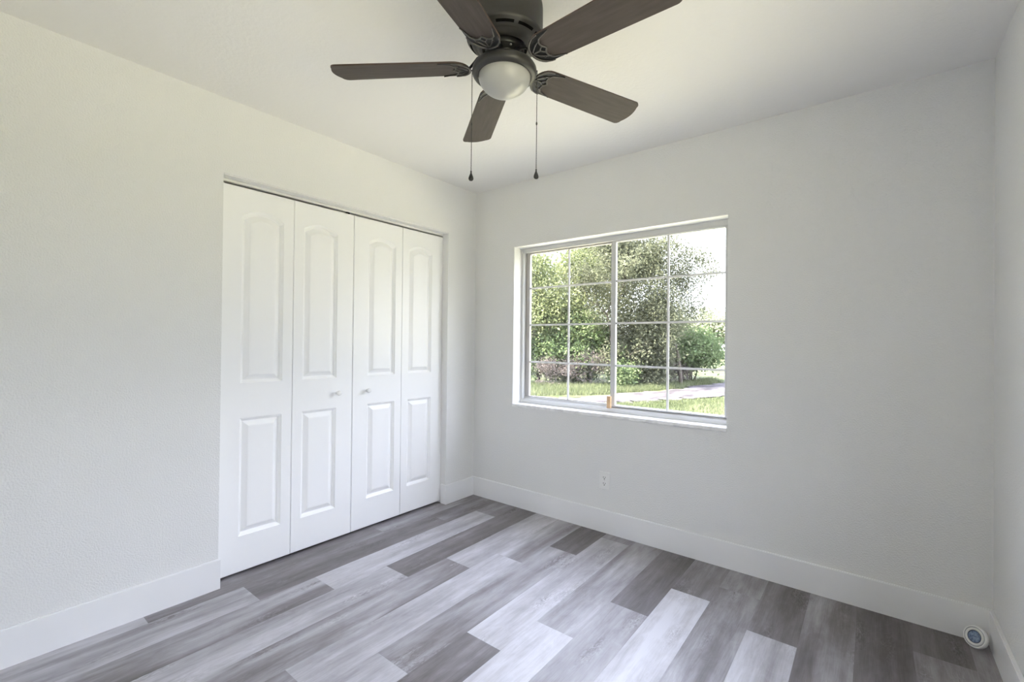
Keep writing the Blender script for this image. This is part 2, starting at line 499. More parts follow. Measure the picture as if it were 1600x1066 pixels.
def knob(parent, x, y, z):
    bm = bmesh.new()
    lathe(bm, [(0, 0), (.009, 0), (.009, .002), (.0065, .004), (.006, .013), (.009, .017), (.0145, .021), (.016, .026), (.0145, .031), (.008, .0335), (0, .034)], 24)
    bmesh.ops.rotate(bm, verts=bm.verts, cent=(0, 0, 0), matrix=Matrix.Rotation(PI/2, 3, 'Y'))
    o = obj('knob', bm, M_knob, parent, smooth=True); o.location = (x, y, z)
    return o

LW = .3815; g_fold, g_mid = .0025, .0042
y = OY0 + .004
leaf_y = [y, y+LW+g_fold, y+2*LW+g_fold+g_mid, y+3*LW+2*g_fold+g_mid]
MW, MN = .109, .056
spec = [('door_1', 'white bifold closet door farther from the window, nearer the camera', [(leaf_y[0], MW, MN), (leaf_y[1], MN, MW)], leaf_y[1]+.278),
        ('door_2', 'white bifold closet door beside the room corner and window', [(leaf_y[2], MW, MN), (leaf_y[3], MN, MW)], leaf_y[2]+.104)]
for nm, lab, leaves, ky in spec:
    d = empty(nm, (DX, leaves[0][0], 0))
    tag(d, lab, 'closet door', group='closet bifold doors', kind='structure')
    for ly, a, b in leaves:
        o = obj('door_leaf', door_leaf(LW, a, b), M_door, d)
        o.location = (0, ly - leaves[0][0], 0)
    knob(d, 0, ky - leaves[0][0], .909)
    for zz in (.3, 1.02, 1.75):
        bm = boxes((-.031, -.0315+.004, LW-.02, LW+.02+g_fold, -.03, .03))
        h = obj('hinge', bm, M_screw, d); h.location = (-.004, 0, zz)

# ------------------------------------------------------------------ windows
def window(name, x0, x1, z0, z1, yin, sgn, label):
    """aluminium slider; frame inner face at y=yin, going outwards along sgn"""
    w = empty(name, ((x0+x1)/2, yin, z0))
    def P(bm_boxes, nm, mat, parent=w, bev=0.0):
        bm = bmesh.new()
        for a in bm_boxes:
            xa, xb, ya, yb, za, zb = a
            ys = sorted((ya*sgn, yb*sgn))
            box(bm, xa - w.location.x, xb - w.location.x, ys[0], ys[1], za - z0, zb - z0, bev=bev)
        return obj(nm, bm, mat, parent)
    xm = (x0+x1)/2 + .011
    # outer frame: jambs, head with a lip, stepped sill track
    P([(x0, x0+.020, 0, .075, z0, z1), (x1-.020, x1, 0, .075, z0, z1)], 'frame_jamb', M_alu)
    P([(x0+.020, x1-.020, 0, .012, z1-.034, z1), (x0+.020, x1-.020, .012, .075, z1-.026, z1), (xm, x1-.020, .003, .02, z1-.041, z1-.034)], 'frame_head', M_alu)
    P([(x0+.020, x1-.020, 0, .010, z0, z0+.030), (x0+.020, x1-.020, .010, .026, z0, z0+.034), (x0+.020, x1-.020, .026, .075, z0, z0+.046)], 'frame_track', M_alu)
    def sash(nm, a, b, ya, yb, za, zb, st_l, st_r, rt, rb, gx, mat, dark_l):
        f = P([(a, a+st_l, ya, yb, za, zb), (b-st_r, b, ya, yb, za, zb), (a+st_l, b-st_r, ya, yb, zb-rt, zb), (a+st_l, b-st_r, ya, yb, za, za+rb)], nm, mat, bev=.0015)
        ga, gb, gz0, gz1 = a+st_l, b-st_r, za+rb, zb-rt
        ym = (ya+yb)/2 + .004
        pane = P([(ga-.004, gb+.004, ym, ym+.003, gz0-.004, gz1+.004)], 'pane', M_glass, f)
        th = .0065
        gxm = (ga+gb)/2 + gx
        P([(gxm-th, gxm+th, ym-.0075, ym-.0008, gz0, gz1)], 'muntin', M_muntin, f)
        zs = [1.652, 1.368, 1.083] if z0 < .77 and sgn > 0 else [gz0+(gz1-gz0)*k/4 for k in (1, 2, 3)]
        for zz in zs:
            P([(ga, gb, ym-.0068, ym-.0012, zz-th, zz+th)], 'muntin', M_muntin, f)
        pins = []
        for zz in zs: pins += [(ga-.001, ga+.004, ym-.0085, ym-.0005, zz-.006, zz+.004)]
        P(pins, 'grid_clip', M_gasket, f)
        return f
    sash('sash_left', x0+.0235, xm+.010, .036, .060, z0+.040, z1-.028, .0325, .032, .014, .013, 0, M_alu_dark, True)
    sash('sash_right', xm-.012, x1-.020, .010, .032, z0+.040, z1-.041, .034, .016, .003, .008, .008, M_alu, False)
    P([(x0+.020, x0+.0235, .030, .060, z0+.04, z1-.03)], 'weatherstrip', M_alu_dark)
    tag(w, label, 'window', kind='structure')
    return w
w1 = window('window_1', WX0, WX1, .768, WZ1, .095, 1, 'sliding aluminium window with white grid and garden view')
w2 = window('window_added', -FY1, -FY0, FZ0, FZ1, .095, 1, 'added sliding window in the right wall, out of view, for more daylight')
w2.location = (W+.095, (FY0+FY1)/2, FZ0); w2.rotation_euler = (0, 0, -PI/2)

# marble sill with a ragged caulked lower edge
bm = bmesh.new()
box(bm, WX0, WX1, -.006, .096, WZ0, .768)
rng = random.Random(7)
sl = bm
n = 90
top = []; bot = []
for k in range(n+1):
    x = WX0 + (WX1-WX0)*k/n
    j = rng.uniform(-.0035, .0015) + (-.002 if rng.random() < .12 else 0)
    top.append(bm.verts.new((x, -.0075, .764))); bot.append(bm.verts.new((x, -.0005, WZ0+j)))
mid = [bm.verts.new((v.co.x, -.0075, WZ0+.003+rng.uniform(-.002, .001))) for v in top]
back = [bm.verts.new((v.co.x, -.0005, .765)) for v in top]
for A, B in ((top, mid), (mid, bot), (back, top)):
    for k in range(n): bm.faces.new((A[k], A[k+1], B[k+1], B[k]))
s = obj('trim_window_sill', bm, M_sill)
tag(s, 'white marble sill under the garden window', 'window sill', kind='structure')

# wooden block in the track
bm = boxes((-.013, .013, -.010, .010, 0, .080), bev=.0015)
b = obj('wooden_block', bm, M_block); b.location = (1.155, .094-.0125+.0, .798)
tag(b, 'small light-brown wooden block standing in the window track', 'wood block')

# ------------------------------------------------------------------ wall outlet
o = empty('wall_outlet', (1.170, 0, .335))
bm = bmesh.new(); box(bm, -.038, .038, -.0065, 0, -.0575, .0575, bev=.003)
obj('cover_plate', bm, M_plastic, o)
for zz in (.0195, -.0195):
    bm = bmesh.new()
    pts = []
    for k in range(32):
        a = 2*PI*k/32; pts.append((.0172*math.cos(a), max(-.0135, min(.0135, .0172*math.sin(a)))))
    A = [bm.verts.new((x, -.0075, z)) for x, z in pts]; B = [bm.verts.new((x, -.006, z)) for x, z in pts]
    bm.faces.new(A)
    for k in range(32): bm.faces.new((A[k], A[(k+1)%32], B[(k+1)%32], B[k]))
    r = obj('receptacle', bm, M_plastic, o); r.location = (0, 0, zz)
    bm = bmesh.new()
    box(bm, -.0082, -.0052, -.0079, -.007, -.001, .0078); box(bm, .0050, .0080, -.0079, -.007, .000, .0072)
    v = [bm.verts.new((.0034*math.cos(2*PI*k/16), -.0079, -.0075+.0034*math.sin(2*PI*k/16))) for k in range(16)]
    bm.faces.new(v)
    obj('slot', bm, M_slot, r)
bm = bmesh.new()
lathe(bm, [(0, .0012), (.002, .001), (.0028, 0)], 16)
bmesh.ops.rotate(bm, verts=bm.verts, cent=(0, 0, 0), matrix=Matrix.Rotation(PI/2, 3, 'X'))
sc = obj('screw', bm, M_screw, o); sc.location = (0, -.0065, 0)
tag(o, 'white duplex electrical outlet low on the wall below the window', 'outlet')

# ------------------------------------------------------------------ round device in the corner
nrm = Vector((-.66, -.65, .38)).normalized()
dv = empty('round_device', (2.8735, -.082, .0490))
dv.rotation_mode = 'QUATERNION'; dv.rotation_quaternion = nrm.to_track_quat('Z', 'Y')
bm = bmesh.new()
lathe(bm, [(0, -.026), (.041, -.026), (.046, -.023), (.0495, -.016), (.0505, -.008), (.0500, -.003), (.0475, 0), (.0440, .0008), (.0425, -.0005), (.0415, -.0015), (0, -.0015)], 56)
obj('body', bm, M_plastic, dv, smooth=True)
bm = bmesh.new(); lathe(bm, [(.0395, -.0014), (.0395, .0008), (.037, .0022), (.031, .0018), (.0285, -.0008)], 56)
obj('bezel', bm, M_plastic, dv, smooth=True)
bm = bmesh.new(); lathe(bm, [(.0435, -.0004), (.0428, .0004), (.0408, .0003), (.0400, -.0012)], 56)
obj('ring', bm, material('ring_grey', (.30, .31, .34), .4), dv, smooth=True)
bm = bmesh.new(); lathe(bm, [(.0290, -.0008), (.0285, .0012), (.0262, .0014), (.0255, .0002)], 48)
obj('face_ring', bm, M_navy, dv, smooth=True)
bm = bmesh.new(); lathe(bm, [(.0257, .0002), (.0200, .0012), (.010, .0019), (0, .0021)], 48)
obj('face', bm, M_lens, dv, smooth=True)
dv.scale = (.84, .84, .84)
tag(dv, 'small round white device with dark blue face leaning in the floor corner', 'device')

# ------------------------------------------------------------------ ceiling fan
CX, CY = 1.502, -1.476
fan = empty('ceiling_fan', (CX, CY, H))
def F(z): return z - H
bm = bmesh.new()
lathe(bm, [(0, F(2.44)), (.128, F(2.44)), (.134, F(2.434)), (.1355, F(2.42)), (.1355, F(2.326)), (.1368, F(2.323)), (.1368, F(2.316)), (.134, F(2.312)), (.1312, F(2.3105)),
           (.1295, F(2.3080)), (.112, F(2.2960)), (.1085, F(2.2945)), (.104, F(2.2940)), (.0985, F(2.2885)), (.088, F(2.2820)), (.081, F(2.2810)), (.077, F(2.2870)), (.075, F(2.305)), (0, F(2.305))], 72)
hs = obj('housing', bm, M_bronze, fan, smooth=True); sharp(hs, 40)
# cooling slots in the sloped band
sl0 = Vector((.1268, 0, F(2.30615))); sl1 = Vector((.1190, 0, F(2.30080)))
off = Vector((.565, 0, -.825)) * .0008
for k in range(10):
    bm = bmesh.new(); a0 = 2*PI*k/10 - 1.133; da = .50
    A = []; B = []
    for i in range(9):
        a = a0 + da*i/8; R_ = Matrix.Rotation(a, 3, 'Z')
        A.append(bm.verts.new(R_ @ (sl0+off))); B.append(bm.verts.new(R_ @ (sl1+off)))
    for i in range(8): bm.faces.new((A[i], A[i+1], B[i+1], B[i]))
    obj('cooling_slot', bm, M_slot, hs)
bm = bmesh.new()
lathe(bm, [(0, F(2.31)), (.070, F(2.308)), (.070, F(2.275)), (.066, F(2.268)), (.050, F(2.262)), (.046, F(2.255)), (.046, F(2.228)), (0, F(2.228))], 48)
mt = obj('motor', bm, M_motor, fan, smooth=True); sharp(mt, 40)
rng = random.Random(3)
for k in range(10):
    a = 2*PI*k/10 + .1
    bm = bmesh.new(); lathe(bm, [(0, -.004), (.0035, -.004), (.004, -.002), (.004, 0), (0, 0)], 10)
    s_ = obj('bolt', bm, M_zinc if k % 3 == 0 else M_motor, mt); s_.location = (.060*math.cos(a), .060*math.sin(a), F(2.267))
bm = bmesh.new()
lathe(bm, [(0, F(2.226)), (.060, F(2.226)), (.098, F(2.222)), (.109, F(2.217)), (.1145, F(2.208)), (.1155, F(2.198)), (.1140, F(2.191)), (.110, F(2.1855)), (.103, F(2.1825)), (.096, F(2.1815)), (.0925, F(2.184)), (.0925, F(2.19)), (0, F(2.19))], 72)
lk = obj('light_ring', bm, M_bronze, fan, smooth=True); sharp(lk, 50)
bm = bmesh.new()
lathe(bm, [(.0925, F(2.186))] + [(.0925*math.cos(a), F(2.184) - .069*math.sin(a)) for a in [PI/2*i/20 for i in range(21)]], 64)
obj('glass_bowl', bm, M_frost, fan, smooth=True)

BL_R, BL_W, PITCH, ZB = .632, .139, math.radians(-11.5), F(2.217)
def blade_mesh():
    """blade along +x; root scalloped behind the iron"""
    bm = bmesh.new()
    w0, w1 = .059, BL_W/2
    r0, r1 = .128, BL_R
    up = []; 
    # outline, counter-clockwise from root
    pts = []
    for k in range(13):                       # rounded root
        a = PI/2 + PI*k/12
        pts.append((r0 + .055 + .055*math.cos(a), w0*math.sin(a)))
    cr = .022
    for a0, cx_, cy_ in ((-PI/2, r1-cr-.012, -(w1-cr)), (0, r1-cr-.012, (w1-cr))):
        for k in range(7):
            a = a0 + (PI/2)*k/6
            pts.append((cx_ + cr*math.cos(a), cy_ + cr*math.sin(a)))
        if a0 == -PI/2:
            for k in range(1, 8):
                s = -1 + 2*k/8
                pts.append((r1-.012 + .012*(1-s*s), s*(w1-cr)))
    th = .0055
    A = [bm.verts.new((x, y, 0)) for x, y in pts]; B = [bm.verts.new((x, y, th)) for x, y in pts]
    bm.faces.new(A[::-1]); bm.faces.new(B)
    n = len(pts)
    for k in range(n):
        f = bm.faces.new((A[k], A[(k+1)%n], B[(k+1)%n], B[k])); f.material_index = 1
    return bm

def iron_mesh():
    bm = bmesh.new()
    # backing plate under the blade root
    w0 = .0575; r0 = .124
    outer = [(r0 + .060 + .060*math.cos(PI/2 + PI*k/16), w0*math.sin(PI/2 + PI*k/16)) for k in range(17)]
    inner = []
    for k in range(33):                       # scalloped front edge: two hollows, a soft cusp between, a horn at each side
        s = -1 + 2*k/32
        y_ = s*w0; t_ = abs(s)
        x_ = .186 - .013*math.sin(PI*t_/.78) if t_ < .78 else .186 + .046*((t_-.78)/.22)**.8
        inner.append((x_, y_))
    poly = outer + inner
    A = [bm.verts.new((x, y, -.0002)) for x, y in poly]; B = [bm.verts.new((x, y, -.0022)) for x, y in poly]
    bm.faces.new(A); bm.faces.new(B[::-1])
    for k in range(len(poly)): bm.faces.new((A[k], A[(k+1)%len(poly)], B[(k+1)%len(poly)], B[k]))
    return bm, outer, inner

def ridge_mesh(outer, inner):
    bm = bmesh.new()
    z = -.0036
    o2 = [(x, y, z) for x, y in outer]; i2 = [(x, y, z) for x, y in inner]
    tube(bm, o2, [.0022]*3 + [.0038]*11 + [.0022]*3, 8, flat=.9)
    tube(bm, i2, [.0014]*3 + [.0023]*27 + [.0014]*3, 8, flat=.9)
    apex = Vector((.150, 0, z))
    cusp = Vector((.214, 0, z))
    # a Y of bars from the crescent to the cusp and the hollows
    for s_ in (-1, 1):
        tube(bm, [(.132 + .050*u, s_*(.004 + .030*math.sin(PI*.5*u)), z) for u in [i/8 for i in range(9)]], .0019, 6)
        tube(bm, [(.160 + .026*u, s_*.011*math.sin(PI*u), z) for u in [i/8 for i in range(9)]], .0019, 6)
    tube(bm, [(.126, 0, z), (.160, 0, z)], .0022, 6)
    return bm

bmv = blade_mesh(); blade_me = None
im, outer, inner = iron_mesh()
ridge_bm = ridge_mesh(outer, inner)
a0 = math.radians(69 + 1.0)
proto = None
for k in range(5):
    ang = a0 + k*2*PI/5
    if k == 0:
        bl = obj('blade', bmv, M_blade, fan); bl.data.materials.append(M_blade_edge)
        ir = obj('blade_iron', im, M_motor, fan)
        rd = obj('scroll_rib', ridge_bm, M_rib, ir, smooth=True)
        bm = bmesh.new()
        tube(bm, [(.052, 0, F(2.264)-ZB), (.075, 0, F(2.262)-ZB), (.098, 0, F(2.252)-ZB), (.112, 0, F(2.236)-ZB), (.124, 0, F(2.222)-ZB), (.134, 0, -.003)],
             [.011, .0095, .0075, .0065, .007, .009], 10, flat=.6)
        arm = obj('arm', bm, M_motor, ir, smooth=True)
        for sx in (-1, 1):
            bm = bmesh.new(); lathe(bm, [(0, -.0065), (.003, -.006), (.004, -.004), (.004, -.003)], 12)
            c_ = obj('screw', bm, M_zinc if False else M_bronze, ir); c_.location = (.160, sx*.030, 0)
        first = (bl, ir)
        objs = first
    else:
        nb = first[0].copy(); COL.objects.link(nb); nb.parent = fan
        ni = first[1].copy(); COL.objects.link(ni); ni.parent = fan
        for ch in first[1].children:
            c2 = ch.copy(); COL.objects.link(c2); c2.parent = ni
        objs = (nb, ni)
    mat = Matrix.Rotation(ang, 4, 'Z') @ Matrix.Translation((0, 0, ZB))
    for o_ in objs:
        o_.matrix_basis = mat @ Matrix.Rotation(PITCH, 4, 'X')
    # the arm stays level with the hub
    for ch in objs[1].children:
        if ch.name.startswith('arm'): ch.matrix_basis = Matrix.Rotation(-PITCH*.6, 4, 'X')

def chain(px, py, ztop, zend, wide):
    bm = bmesh.new(); z = ztop
    while z > zend + .028:
        v0 = len(bm.verts)
        lathe(bm, [(0, z), (.0014, z-.0006), (.0017, z-.0016), (.0014, z-.0026), (0, z-.0032)], 6, px, py); z -= .0036
    tube(bm, [(px, py, ztop), (px, py, zend+.026)], .0007, 5)
    ch = obj('pull_chain', bm, M_chain, fan, smooth=True)
    bm = bmesh.new(); zc = ztop - (ztop-zend)*.485
    lathe(bm, [(0, zc+.006), (.0022, zc+.005), (.003, zc+.0015), (.003, zc-.0015), (.0022, zc-.005), (0, zc-.006)], 10, px, py)
    obj('connector', bm, M_bronze, ch, smooth=True)
    bm = bmesh.new(); z = zend
    lathe(bm, [(0, 0), (.0055, .0012), (.0088, .0055), (.0092, .0095), (.0078, .015), (.005, .022), (.0028, .028), (.0024, .0305), (.0030, .0325), (.0024, .036), (0, .0375)], 20)
    pd = obj('pendant', bm, M_bronze, ch, smooth=True)
    pd.location = (px, py, zend); pd.scale = (wide, 1, 1); pd.rotation_euler = (0, 0, -.668+PI)
RX, RY = math.cos(.668), math.sin(.668)   # along the picture's width
chain(-RX*.116+.0, -RY*.116+.0, F(2.205), F(1.809), 1.0)
chain(RX*.117, RY*.117, F(2.205), F(1.818), .62)
# small switch stubs where the chains leave the ring
for s in (-1, 1):
    bm = bmesh.new()
    tube(bm, [(s*RX*.106, s*RY*.106, F(2.207)), (s*RX*.1185, s*RY*.1185, F(2.206))], .0028, 8)
    obj('chain_outlet', bm, M_bronze, fan)
tag(fan, 'dark bronze five-blade ceiling fan with frosted glass bowl light and two pull chains', 'ceiling fan')

# ------------------------------------------------------------------ outside: ground, track, grass
GZ = -.30
def ground_material():
    m = material('lawn_soil', (.06, .08, .03), .95, spec=.1)
    n, l, b = nodes(m)
    tc = n.new('ShaderNodeTexCoord'); n1 = n.new('ShaderNodeTexNoise'); n2 = n.new('ShaderNodeTexNoise')
    n1.inputs['Scale'].default_value = .9; n1.inputs['Detail'].default_value = 6
    n2.inputs['Scale'].default_value = 14; n2.inputs['Detail'].default_value = 5
    r1 = n.new('ShaderNodeValToRGB')
    r1.color_ramp.elements[0].position = .35; r1.color_ramp.elements[0].color = (.034, .046, .018, 1)
    r1.color_ramp.elements[1].position = .68; r1.color_ramp.elements[1].color = (.075, .076, .042, 1)
    mx = n.new('ShaderNodeMix'); mx.data_type = 'RGBA'; mx.blend_type = 'MULTIPLY'; mx.inputs[0].default_value = .6
    l.new(tc.outputs['Object'], n1.inputs[0]); l.new(tc.outputs['Object'], n2.inputs[0])
    l.new(n1.outputs['Fac'], r1.inputs[0]); l.new(r1.outputs[0], mx.inputs[6])
    r2 = n.new('ShaderNodeValToRGB'); r2.color_ramp.elements[0].position = .3; r2.color_ramp.elements[0].color = (.45, .45, .45, 1)
    r2.color_ramp.elements[1].position = .7; r2.color_ramp.elements[1].color = (1.3, 1.3, 1.2, 1)
    l.new(n2.outputs['Fac'], r2.inputs[0]); l.new(r2.outputs[0], mx.inputs[7]); l.new(mx.outputs[2], b.inputs['Base Color'])
    return m
M_ground = ground_material()
bm = bmesh.new()
S = 120
vs = [bm.verts.new(p) for p in ((-S, -S, GZ), (S, -S, GZ), (S, S, GZ), (-S, S, GZ))]
bm.faces.new(vs)
tag(obj('ground', bm, M_ground), 'grassy ground outside around the house', 'ground', kind='structure')
# pale ground added out of view to bounce daylight up through both windows
M_bounce = add_noise_color(material('bounce_ground', (.5, .47, .40), .95, spec=.1), (.30, .28, .18), (.42, .39, .27), 1.5, 6)
bm = boxes((-7, 9, .25, 5.6, GZ-.05, GZ+.02), (W+.25, 14, -12, .25, GZ-.05, GZ+.02))
tag(obj('ground_bounce', bm, M_bounce), 'added pale ground close around the house that bounces daylight indoors', 'yard', kind='structure')

M_sand = add_noise_color(material('sandy_track', (.25, .22, .2), .95, spec=.1), (.028, .024, .027), (.098, .088, .091), 2.6, 8, .36, .66, (1, .45, 1))
near = [(-4.02, 7.30), (-2.69, 7.78), (-1.83, 9.47), (-.8, 11.56), (.72, 14.29), (3.13, 16.83), (9, 22)]
far = [(-4.2, 7.61), (-3.59, 9.61), (-2.8, 12.15), (-1.99, 16.61), (-.09, 21.93), (3.48, 28.57), (9, 36)]
def resample(pl, n):
    pl = [Vector((x, y, 0)) for x, y in pl]; d = [0]
    for a, b in zip(pl, pl[1:]): d.append(d[-1] + (b-a).length)
    out = []
    for k in range(n+1):
        s = d[-1]*k/n; i = max(j for j in range(len(d)-1) if d[j] <= s + 1e-9)
        u = (s-d[i])/(d[i+1]-d[i]); out.append(pl[i].lerp(pl[i+1], u))
    return out
rng = random.Random(12)
nn, ff = resample(near, 90), resample(far, 90)
bm = bmesh.new(); grid = []
for a, b in zip(nn, ff):
    row = []
    for j in range(7):
        u = j/6; p = a.lerp(b, u)
        if j in (0, 6): p += Vector((rng.uniform(-.28, .28), rng.uniform(-.28, .28), 0))
        z = GZ + .012 + (.03*math.sin(PI*u) - .035*(math.exp(-((u-.3)/.09)**2) + math.exp(-((u-.72)/.09)**2)) + rng.uniform(-.01, .01) if 0 < j < 6 else 0) + .012
        row.append(bm.verts.new((p.x, p.y, max(GZ+.006, z))))
    grid.append(row)
for A, B in zip(grid, grid[1:]):
    for j in range(6): bm.faces.new((A[j], A[j+1], B[j+1], B[j]))
tag(obj('ground_track', bm, M_sand, smooth=True), 'rutted sandy driveway crossing the grass outside', 'driveway', kind='structure')

def leaf_material(name, c1, c2, trans=.35, scale=1.6):
    m = bpy.data.materials.new(name); m.use_nodes = True
    n = m.node_tree.nodes; l = m.node_tree.links
    for k in list(n): n.remove(k)
    out = n.new('ShaderNodeOutputMaterial'); d = n.new('ShaderNodeBsdfDiffuse'); t = n.new('ShaderNodeBsdfTranslucent'); mx = n.new('ShaderNodeMixShader')
    tc = n.new('ShaderNodeTexCoord'); nz = n.new('ShaderNodeTexNoise'); nz.inputs['Scale'].default_value = scale; nz.inputs['Detail'].default_value = 8
    nz.inputs['Roughness'].default_value = .75
    rp = n.new('ShaderNodeValToRGB'); rp.color_ramp.elements[0].position = .34; rp.color_ramp.elements[0].color = (*c1, 1)
    rp.color_ramp.elements[1].position = .66; rp.color_ramp.elements[1].color = (*c2, 1)
    l.new(tc.outputs['Object'], nz.inputs['Vector']); l.new(nz.outputs['Fac'], rp.inputs[0])
    l.new(rp.outputs[0], d.inputs[0]); l.new(rp.outputs[0], t.inputs[0]); mx.inputs[0].default_value = trans
    l.new(d.outputs[0], mx.inputs[1]); l.new(t.outputs[0], mx.inputs[2]); l.new(mx.outputs[0], out.inputs[0])
    return m
M_leaf_yel = leaf_material('leaf_yellow_green', (.085, .110, .050), (.235, .250, .130))  # leaf greens paled, outdoor haze and glare put into their colour
M_leaf_oli = leaf_material('leaf_olive', (.052, .060, .038), (.165, .170, .112))
M_leaf_brt = leaf_material('leaf_bright_green', (.062, .096, .042), (.165, .205, .100))
M_leaf_haze = leaf_material('leaf_hazed', (.20, .22, .15), (.34, .35, .24))  # haze of the far distance painted into the leaf colour
M_twig = leaf_material('dry_twig', (.060, .052, .048), (.160, .140, .132), .0)
M_pink = leaf_material('dry_pinkish', (.075, .062, .057), (.180, .148, .140), .2)
M_bark = add_noise_color(material('bark', (.07, .06, .05), .95, spec=.1), (.035, .030, .026), (.12, .10, .085), 6, 6, .3, .7, (3, 3, 1))
M_grass = leaf_material('grass_blade', (.060, .076, .036), (.140, .150, .085), .3, .8)

def leaf_mesh(name, C, size, aspect, rng, mat, parent, droop=0.2, up=0.25):
    """diamond leaves, two triangles folded along the midrib, one per centre in C (n x 3)"""
    n = len(C)
    a = rng.normal(size=(n, 3)); a[:, 2] -= droop; a /= np.linalg.norm(a, axis=1)[:, None]
    nr = rng.normal(size=(n, 3)); nr[:, 2] += up
    s = np.cross(a, nr); s /= np.linalg.norm(s, axis=1)[:, None]
    k = np.cross(s, a)
    L = (size * rng.uniform(.6, 1.35, n))[:, None]; Wd = L*aspect/2
    v = np.empty((n, 4, 3))
    v[:, 0] = C; v[:, 2] = C + a*L
    v[:, 1] = C + a*L*.45 + s*Wd + k*L*.08; v[:, 3] = C + a*L*.45 - s*Wd + k*L*.08
    me = bpy.data.meshes.new(name)
    me.vertices.add(n*4); me.vertices.foreach_set('co', v.reshape(-1).astype(np.float32))
    idx = np.arange(n)*4
    tri = np.stack([idx, idx+1, idx+2, idx, idx+2, idx+3], 1).reshape(-1).astype(np.int32)
    me.loops.add(len(tri)); me.loops.foreach_set('vertex_index', tri)
    me.polygons.add(n*2); me.polygons.foreach_set('loop_start', np.arange(0, n*6, 3, dtype=np.int32))
    me.update(calc_edges=True)
    return link(name, me, mat, parent)

def grow(rng, segs, tips, p, d, r, length, level, maxl, spread, upbias):
    """recursive branches"""
    n = 4
    pts = [p.copy()]; rad = [r]
    for k in range(n):
        d = (d + Vector((rng.gauss(0, .16), rng.gauss(0, .16), rng.gauss(0, .10) + upbias*.12))).normalized()
        p = p + d*(length/n); pts.append(p.copy()); rad.append(r*(1 - .55*(k+1)/n))
    segs.append((pts, rad, level))
    if level >= maxl:
        tips.extend(pts[1:]); return
    if level >= maxl-1: tips.extend(pts[2:])
    nb = rng.choice((3, 4)) if level < 2 else rng.choice((2, 3, 4))
    for b in range(nb):
        i = rng.randint(2, n) if b else n
        ax = Vector((rng.gauss(0, 1), rng.gauss(0, 1), rng.gauss(0, .6))).normalized()
        nd = (d + ax*spread).normalized(); nd.z += upbias*.15; nd.normalize()
        grow(rng, segs, tips, pts[i], nd, rad[i]*.72, length*rng.uniform(.62, .85), level+1, maxl, spread, upbias)

def tree(name, label, cat, x, y, seed, trunk_r, trunk_len, maxl, spread, upbias, nleaf, lsize, aspect, jitter, mat, lean=(0, 0), stems=1, group=None, zscale=1.0, bark=None, blobs=()):
    rng = random.Random(seed); nrng = np.random.default_rng(seed)
    t = empty(name, (x, y, GZ))
    segs, tips = [], []
    for s in range(stems):
        an = 2*PI*s/stems + rng.random()
        fan_ = 0 if stems == 1 else rng.uniform(.25, .75)
        d = Vector((lean[0] + fan_*math.cos(an), lean[1] + fan_*math.sin(an), 1)).normalized()
        p = Vector((.25*fan_*math.cos(an), .25*fan_*math.sin(an), -.05))
        grow(rng, segs, tips, p, d, trunk_r, trunk_len, 0, maxl, spread, upbias)
    bm = bmesh.new()
    for pts, rad, lv in segs:
        tube(bm, pts, [max(r, .004) for r in rad], 8 if lv < 2 else 4, cap=False)
    obj('trunk' if stems == 1 else 'stems', bm, bark or M_bark, t, smooth=True, recalc=False)
    if nleaf:
        T = np.array([tuple(q) for q in tips]); T = T[T[:, 2] > .05]
        C = T[nrng.integers(0, len(T), nleaf)] + nrng.normal(size=(nleaf, 3))*jitter
        for bx, by, bz, rx, ry, rz, nb in blobs:      # rounded masses of foliage, hollow towards the middle, clumped
            m = nb // 14
            q = nrng.normal(size=(m, 3)); q /= np.linalg.norm(q, axis=1)[:, None]
            q *= (nrng.random((m, 1))**.35) * nrng.uniform(.8, 1.1, (m, 1))
            q = np.repeat(q*np.array([rx, ry, rz]) + np.array([bx, by, bz]), 14, axis=0)
            C = np.concatenate([C, q + nrng.normal(size=q.shape)*jitter])
        C[:, 2] = np.maximum(C[:, 2], .03)
        leaf_mesh('foliage', C, lsize, aspect, nrng, mat, t)
    t.scale = (1, 1, zscale)
    tag(t, label, cat, group=group)
    return t

# the big tree with the dark trunk behind the meeting stile
tree('tree', 'large olive-green tree with dark trunk, filling the right window half', 'tree', -4.75, 12.6, 21, .15, 1.9, 5, .75, .28, 20000, .10, .42, .16, M_leaf_oli, lean=(.12, .05),
     blobs=[(.7, .5, 3.6, 1.5, 1.3, 1.5, 7000), (1.0, .8, 2.3, 1.2, 1.0, .8, 5000), (.4, .3, 5.2, 1.7, 1.5, 1.2, 5000), (-.2, -.2, 2.9, .9, .9, 1.2, 3000)])
tree('tree', 'thin feathery tree right of the dark trunk, against white sky', 'tree', -3.05, 14.5, 35, .08, 1.7, 4, .70, .25, 6500, .09, .36, .17, M_leaf_oli, lean=(.02, 0),
     blobs=[(-.2, -.1, 2.9, 1.15, 1.0, 1.3, 4200), (.3, .2, 4.4, .95, .85, 1.0, 4400), (-.5, -.4, 4.9, .9, .9, 1.1, 2600)])
